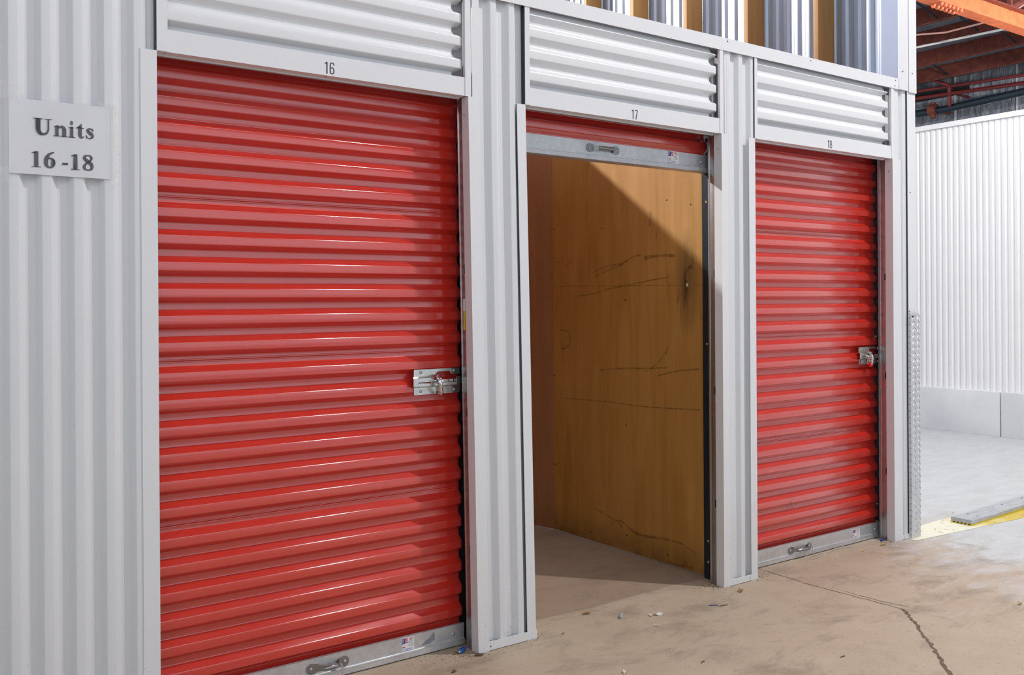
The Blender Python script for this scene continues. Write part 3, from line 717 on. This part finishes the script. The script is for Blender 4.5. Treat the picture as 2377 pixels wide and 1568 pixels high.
# orange beam running along the hall under the purlins
bm_ = tag(empty('roof_beam', (12.5, 3.75, 5.45)), 'bright orange steel beam under the dark red purlins', 'beam')
MB().box((6.5, 3.60, 5.48), (25, 3.80, 5.505)).build('bottom_flange', 'orange_steel', bm_)
MB().box((6.5, 3.69, 5.505), (25, 3.71, 5.74)).build('web', 'orange_steel', bm_)
MB().box((6.5, 3.60, 5.74), (25, 3.80, 5.76)).build('top_flange', 'purlin_red', bm_)
for k in range(6):
    for q in range(2): MB().dome((11.25+k*.10, 3.64+q*.11, 5.48), .035, .05, (0, 0, -1)).build('bolt_head', 'orange_steel', bm_)
for x in (8.6, 13.2, 16.2):
    MB().box((x, 3.67, 5.76), (x+.06, 3.73, 6.80)).build('hanger', 'purlin_red', bm_)
for c in list(bm_.children): c.matrix_parent_inverse = Matrix.Translation(-bm_.location)
for (a, b_) in (((13.2, 3.7, 5.76), (15.3, 3.7, 6.7)), ((16.6, 4.0, 6.75), (14.9, 5.4, 6.5)), ((12.0, 3.7, 5.76), (11.4, 3.7, 6.7))):
    MB().tube([a, b_], .04, 6).build('roof_strut', 'purlin_red', ce)
# conduit and hose
tag(MB().tube([(15.5, 14, 6.38), (15.57, 6.58, 6.2+.0), (15.74, 5.05, 6.2), (15.9, 2, 6.22)], .022, 8).build('conduit', 'conduit'), 'thin white conduit crossing under the red purlins', 'conduit')
tag(MB().tube([(14.75, 8.2, 6.40), (14.75, 6.5, 6.27), (14.8, 6.1, 6.20), (14.85, 5.6, 6.13), (15.0, 5.0, 6.18), (15.1, 4.5, 6.3), (15.2, 4.1, 6.5)], .016, 8).build('hose', 'hose_pink'), 'thin pink hose sagging below the roof purlins', 'hose')
# insulated end wall
wre = MB().box((20.9, -16, 0), (21.1, 18, 6.8)).build('wall_end', 'insulation_foil', kind='structure')
for y in (10.2, 8.75, 7.3, 5.8): MB().box((20.86, y, 0), (20.9, y+.03, 6.8)).build('seam_strip', 'conduit', wre)
MB().box((20.5, 8.4, 6.36), (20.85, 10.0, 6.52)).build('dark_soffit', 'black_gap', wre)
pr = lambda y, z: (20.0, y, z)
sp = tag(empty('sprinkler_pipe', (20.3, 8, 6.2)), 'pair of dark red sprinkler pipes on the foil end wall', 'pipe')
MB().tube([(20.0, 18, 6.80), (20.0, 9.24, 6.43), (20.0, 6.74, 6.32), (20, 0, 6.03)], .035, 8).build('upper_pipe', 'pipe_red', sp)
MB().tube([(20.0, 18, 6.64), (20.0, 9.24, 6.26), (20.0, 6.74, 6.15), (20, 0, 5.86)], .045, 8).build('lower_pipe', 'pipe_red', sp)
MB().tube([(20.0, 8.42, 6.42), (20.0, 8.42, 5.93)], .045, 8).build('riser', 'pipe_red', sp)
MB().tube([(20.0, 8.42, 6.42), (20.0, 8.9, 6.66)], .04, 8).build('branch', 'pipe_red', sp)
MB().tube([(20.0, 8.42, 6.25), (20.86, 8.42, 6.25)], .03, 8).build('bracket', 'pipe_red', sp)
mp = tag(MB().tube([(20.15, 18, 5.75), (20.15, 9.3, 5.93), (20.15, 8.6, 5.92), (20.15, 6.7, 6.0), (20.15, 0, 6.1)], .085, 12).build('main_pipe', 'pipe_dark'), 'thick dark blue pipe running below the red pipes', 'pipe')
tag(MB().tube([(20.12, 8.98, 5.95), (20.12, 8.80, 5.945)], .13, 12).tube([(20.12, 8.89, 5.75), (20.12, 8.89, 6.12)], .06, 8).tube([(20.3, 8.89, 5.95), (20.86, 8.89, 5.95)], .04, 6).build('pipe_coupling', 'purlin_red', mp, 'rusty red coupling'))
for c in list(sp.children): c.matrix_parent_inverse = Matrix.Translation(-sp.location)

# ------------------------------------------------------------------ plank on the yellow stripe
pk = tag(empty('floor_plank', (5.04, 0, 0)), 'grey plank with a grooved yellow underside on the yellow floor stripe', 'plank')
MB().prism([(-.072, .012), (.070, .012), (.070, .034), (.066, .037), (-.068, .037), (-.072, .034)], 'x', 0, 2.6).move(lambda c: (c.x+.02*(c.y+.07), c.y+c.x*.045, c.z)).build('top_board', 'plank_grey', pk)
pf = MB()
for k in range(6): pf.box((.002, -.070+k*.0254, 0), (2.6, -.058+k*.0254, .012))
pf.move(lambda c: (c.x+.02*(c.y+.07), c.y+c.x*.045, c.z)).build('ribbed_foot', 'yellow_foot', pk)
for a, c_ in ((.16, .035), (.15, -.035), (.62, .02), (.95, .03)): MB().dome((a, c_+a*.045, .037), .008, .003, (0, 0, 1)).build('nail_head', 'dark_screw', pk)

# ------------------------------------------------------------------ litter
def leaf(x, y, L, ang, mat, lab, cat='leaf', name='fallen_leaf', grp='leaves and scraps on the floor', w=.45, curl=.25):
    mb = MB(); rows = []
    n = 6
    for i in range(n+1):
        u = i/n; ww = L*w*math.sin(math.pi*min(.97, max(.04, u)))*rnd.uniform(.6, 1.1)/2
        z = .001+L*curl*abs(math.sin(u*3.1))*.5
        rows.append([((u-.5)*L, -ww, z+ww*.5), ((u-.5)*L, 0, z*.5+.001), ((u-.5)*L, ww, z+ww*.6)])
    mb.grid(rows); mb.move(lambda c: (c.x*math.cos(ang)-c.y*math.sin(ang)+x, c.x*math.sin(ang)+c.y*math.cos(ang)+y, c.z))
    o = mb.build(name, mat, loc=(x, y, 0)); return tag(o, lab, cat, grp)
leaf(2.797, -.091, .062, .5, 'leaf_brown', 'curled brown leaf beside the foot of the second pier')
leaf(1.953, .11, .045, -.3, 'leaf_brown', 'dark brown leaf at the threshold of the open unit')
leaf(3.95, -.01, .035, .2, 'leaf_yellow', 'yellow leaf on the dust before the far door')
leaf(3.70, -1.02, .05, .1, 'leaf_tan', 'tan leaf on the grey floor beyond the crack')
leaf(4.16, -.005, .045, -.4, 'leaf_tan', 'tan leaf nearest the right end of the far door')
leaf(1.627, -.51, .04, .6, 'litter_white', 'pale crumpled scrap on the floor near the bottom edge', 'scrap', 'paper_scrap')
leaf(2.10, -.20, .035, -.6, 'litter_white', 'small white feather-like scrap before the open unit', 'scrap', 'paper_scrap', w=.25)
leaf(1.20, .055, .035, .2, 'leaf_brown', 'brown husk under the first door next to its sticker')
leaf(1.09, -.105, .03, .1, 'twig', 'small black leaf in front of the first door')
leaf(5.30, .20, .03, .1, 'leaf_yellow', 'yellow-green leaf behind the grey plank')
leaf(4.77, .02, .028, .4, 'leaf_yellow', 'small olive leaf on the pale stripe')
# torn film scrap
mb = MB(); rows = []
for i in range(9):
    u = i/8; w_ = .022*(1.1-.8*abs(math.sin(u*5.5)))
    rows.append([(u*.085-.042, -w_*.6, .004+.004*math.sin(u*7)), (u*.085-.042, w_*.5, .005+.004*math.cos(u*9))])
tag(mb.grid(rows).move(lambda c: (2.209+c.x*.9+c.y*.3, -.095-c.x*.25+c.y, c.z)).build('film_scrap', 'litter_white', loc=(2.209, -.095, 0)), 'torn white film scrap before the open unit', 'scrap', 'leaves and scraps on the floor')
# cigarette-like grey roll, twigs, sliver
tag(MB().tube([(2.035, -.035, .006), (2.05, -.02, .008), (2.085, .010, .006)], [.006, .008, .006], 8).build('lint_roll', 'backing_grey', loc=(2.06, -.01, 0)), 'grey lint roll with a pale end before the open unit', 'scrap', 'leaves and scraps on the floor')
def twig(x, y, L, a, lab, mat='twig', r=.0018):
    tag(MB().tube([(x-L/2*math.cos(a), y-L/2*math.sin(a), r), (x+rnd.uniform(-.004, .004), y+.003, r*1.6), (x+L/2*math.cos(a), y+L/2*math.sin(a), r)], r, 6).build('twig', mat, loc=(x, y, 0)), lab, 'twig', 'twigs on the floor')
twig(2.52, -.16, .045, -.5, 'thin blue sliver on the floor near the second pier', 'navy_plastic')
twig(2.555, -.19, .05, -.2, 'brown twig beside the blue sliver'); twig(1.70, -.03, .03, .6, 'dark twig by the first pier foot')
twig(2.45, -.92, .03, .0, 'dark chip lying alone near the lower right'); twig(1.95, -.62, .028, .3, 'short dark twig on the tan floor')
# blue tube and cap
tb = tag(empty('blue_tube', (1.232, .055, .011)), 'small bright blue plastic tube at the foot of the first door', 'tube')
MB().tube([(-.022, -.012, 0), (-.019, -.010, 0), (.014, .008, 0), (.018, .010, 0)], [.006, .010, .010, .007], 14).build('tube_body', 'blue_plastic', tb)
MB().tube([(-.0235, -.0128, 0), (-.0215, -.0118, 0)], .0045, 10).build('tube_end', 'sticker_white', tb)
tag(MB().tube([(4.235, .06, .004), (4.27, .065, .004)], .006, 10).build('plastic_cap', 'navy_plastic'), 'dark blue plastic piece at the far door corner', 'cap')
tag(MB().prism([(1.245, -.012), (1.268, -.030), (1.292, -.018), (1.270, .003)], 'z', .0015, .004).build('wood_chip', 'twig'), 'dark flat wood chip under the first pier', 'chip')
# twine on handles
def twine(pts, lab, r=.0022):
    sm = []
    for i in range(len(pts)-1):
        a, b_ = Vector(pts[i]), Vector(pts[i+1]); pa = Vector(pts[max(i-1, 0)]); nb = Vector(pts[min(i+2, len(pts)-1)])
        for k in range(6):
            t_ = k/6; sm.append(.5*((2*a)+(-pa+b_)*t_+(2*pa-5*a+4*b_-nb)*t_*t_+(-pa+3*a-3*b_+nb)*t_**3))
    sm.append(Vector(pts[-1]))
    tag(MB().tube(sm, r, 6).build('twine', 'twine', loc=pts[0]), lab, 'twine', 'twine tied to the door handles')
twine([(.700, .100, .062), (.704, .092, .050), (.707, .100, .02), (.703, .095, .004), (.68, .06, .003)], 'pale twine tied to the handle of the nearest door')
twine([(3.54, .092, .056), (3.548, .085, .03), (3.565, .068, .006), (3.62, .055, .004), (3.68, .075, .004), (3.73, .095, .005), (3.72, .10, .003), (3.66, .098, .004), (3.615, .086, .02), (3.62, .090, .058)], 'frayed pale twine looped on the far door handle')
twine([(3.75, .08, .003), (3.82, .10, .007), (3.92, .10, .008), (3.99, .075, .003)], 'loose twine end lying before the far door')
# dirt specks along thresholds
gr = MB()
def speck(x, y, r):
    a = rnd.uniform(0, 6.3); pts = [(x+r*rnd.uniform(.5, 1)*math.cos(a+q*2.1), y+r*rnd.uniform(.5, 1)*math.sin(a+q*2.1), .0006) for q in range(3)]
    t_ = gr.bm.verts.new((x, y, r*.6)); v_ = [gr.bm.verts.new(p) for p in pts]
    for q in range(3): gr.bm.faces.new((v_[q], v_[(q+1) % 3], t_))
for _ in range(520): speck(rnd.uniform(.3, 5), rnd.uniform(-1.4, .4), rnd.uniform(.0012, .0035))
for _ in range(420): speck(rnd.choice([rnd.gauss(1.3, .12), rnd.gauss(2.82, .07), rnd.gauss(3.6, .3), rnd.gauss(1.15, .1)]), rnd.gauss(.07, .06), rnd.uniform(.0012, .004))
for _ in range(260): speck(rnd.choice([1.27, 2.78, 3.06, 4.25, 1.56])+rnd.gauss(0, .04), rnd.gauss(.03, .035), rnd.uniform(.002, .006))
for _ in range(120): speck(rnd.gauss(2.80, .03), rnd.uniform(.02, .9), rnd.uniform(.0012, .004))
gr.build('floor_grit', 'dirt', fl, kind='stuff')
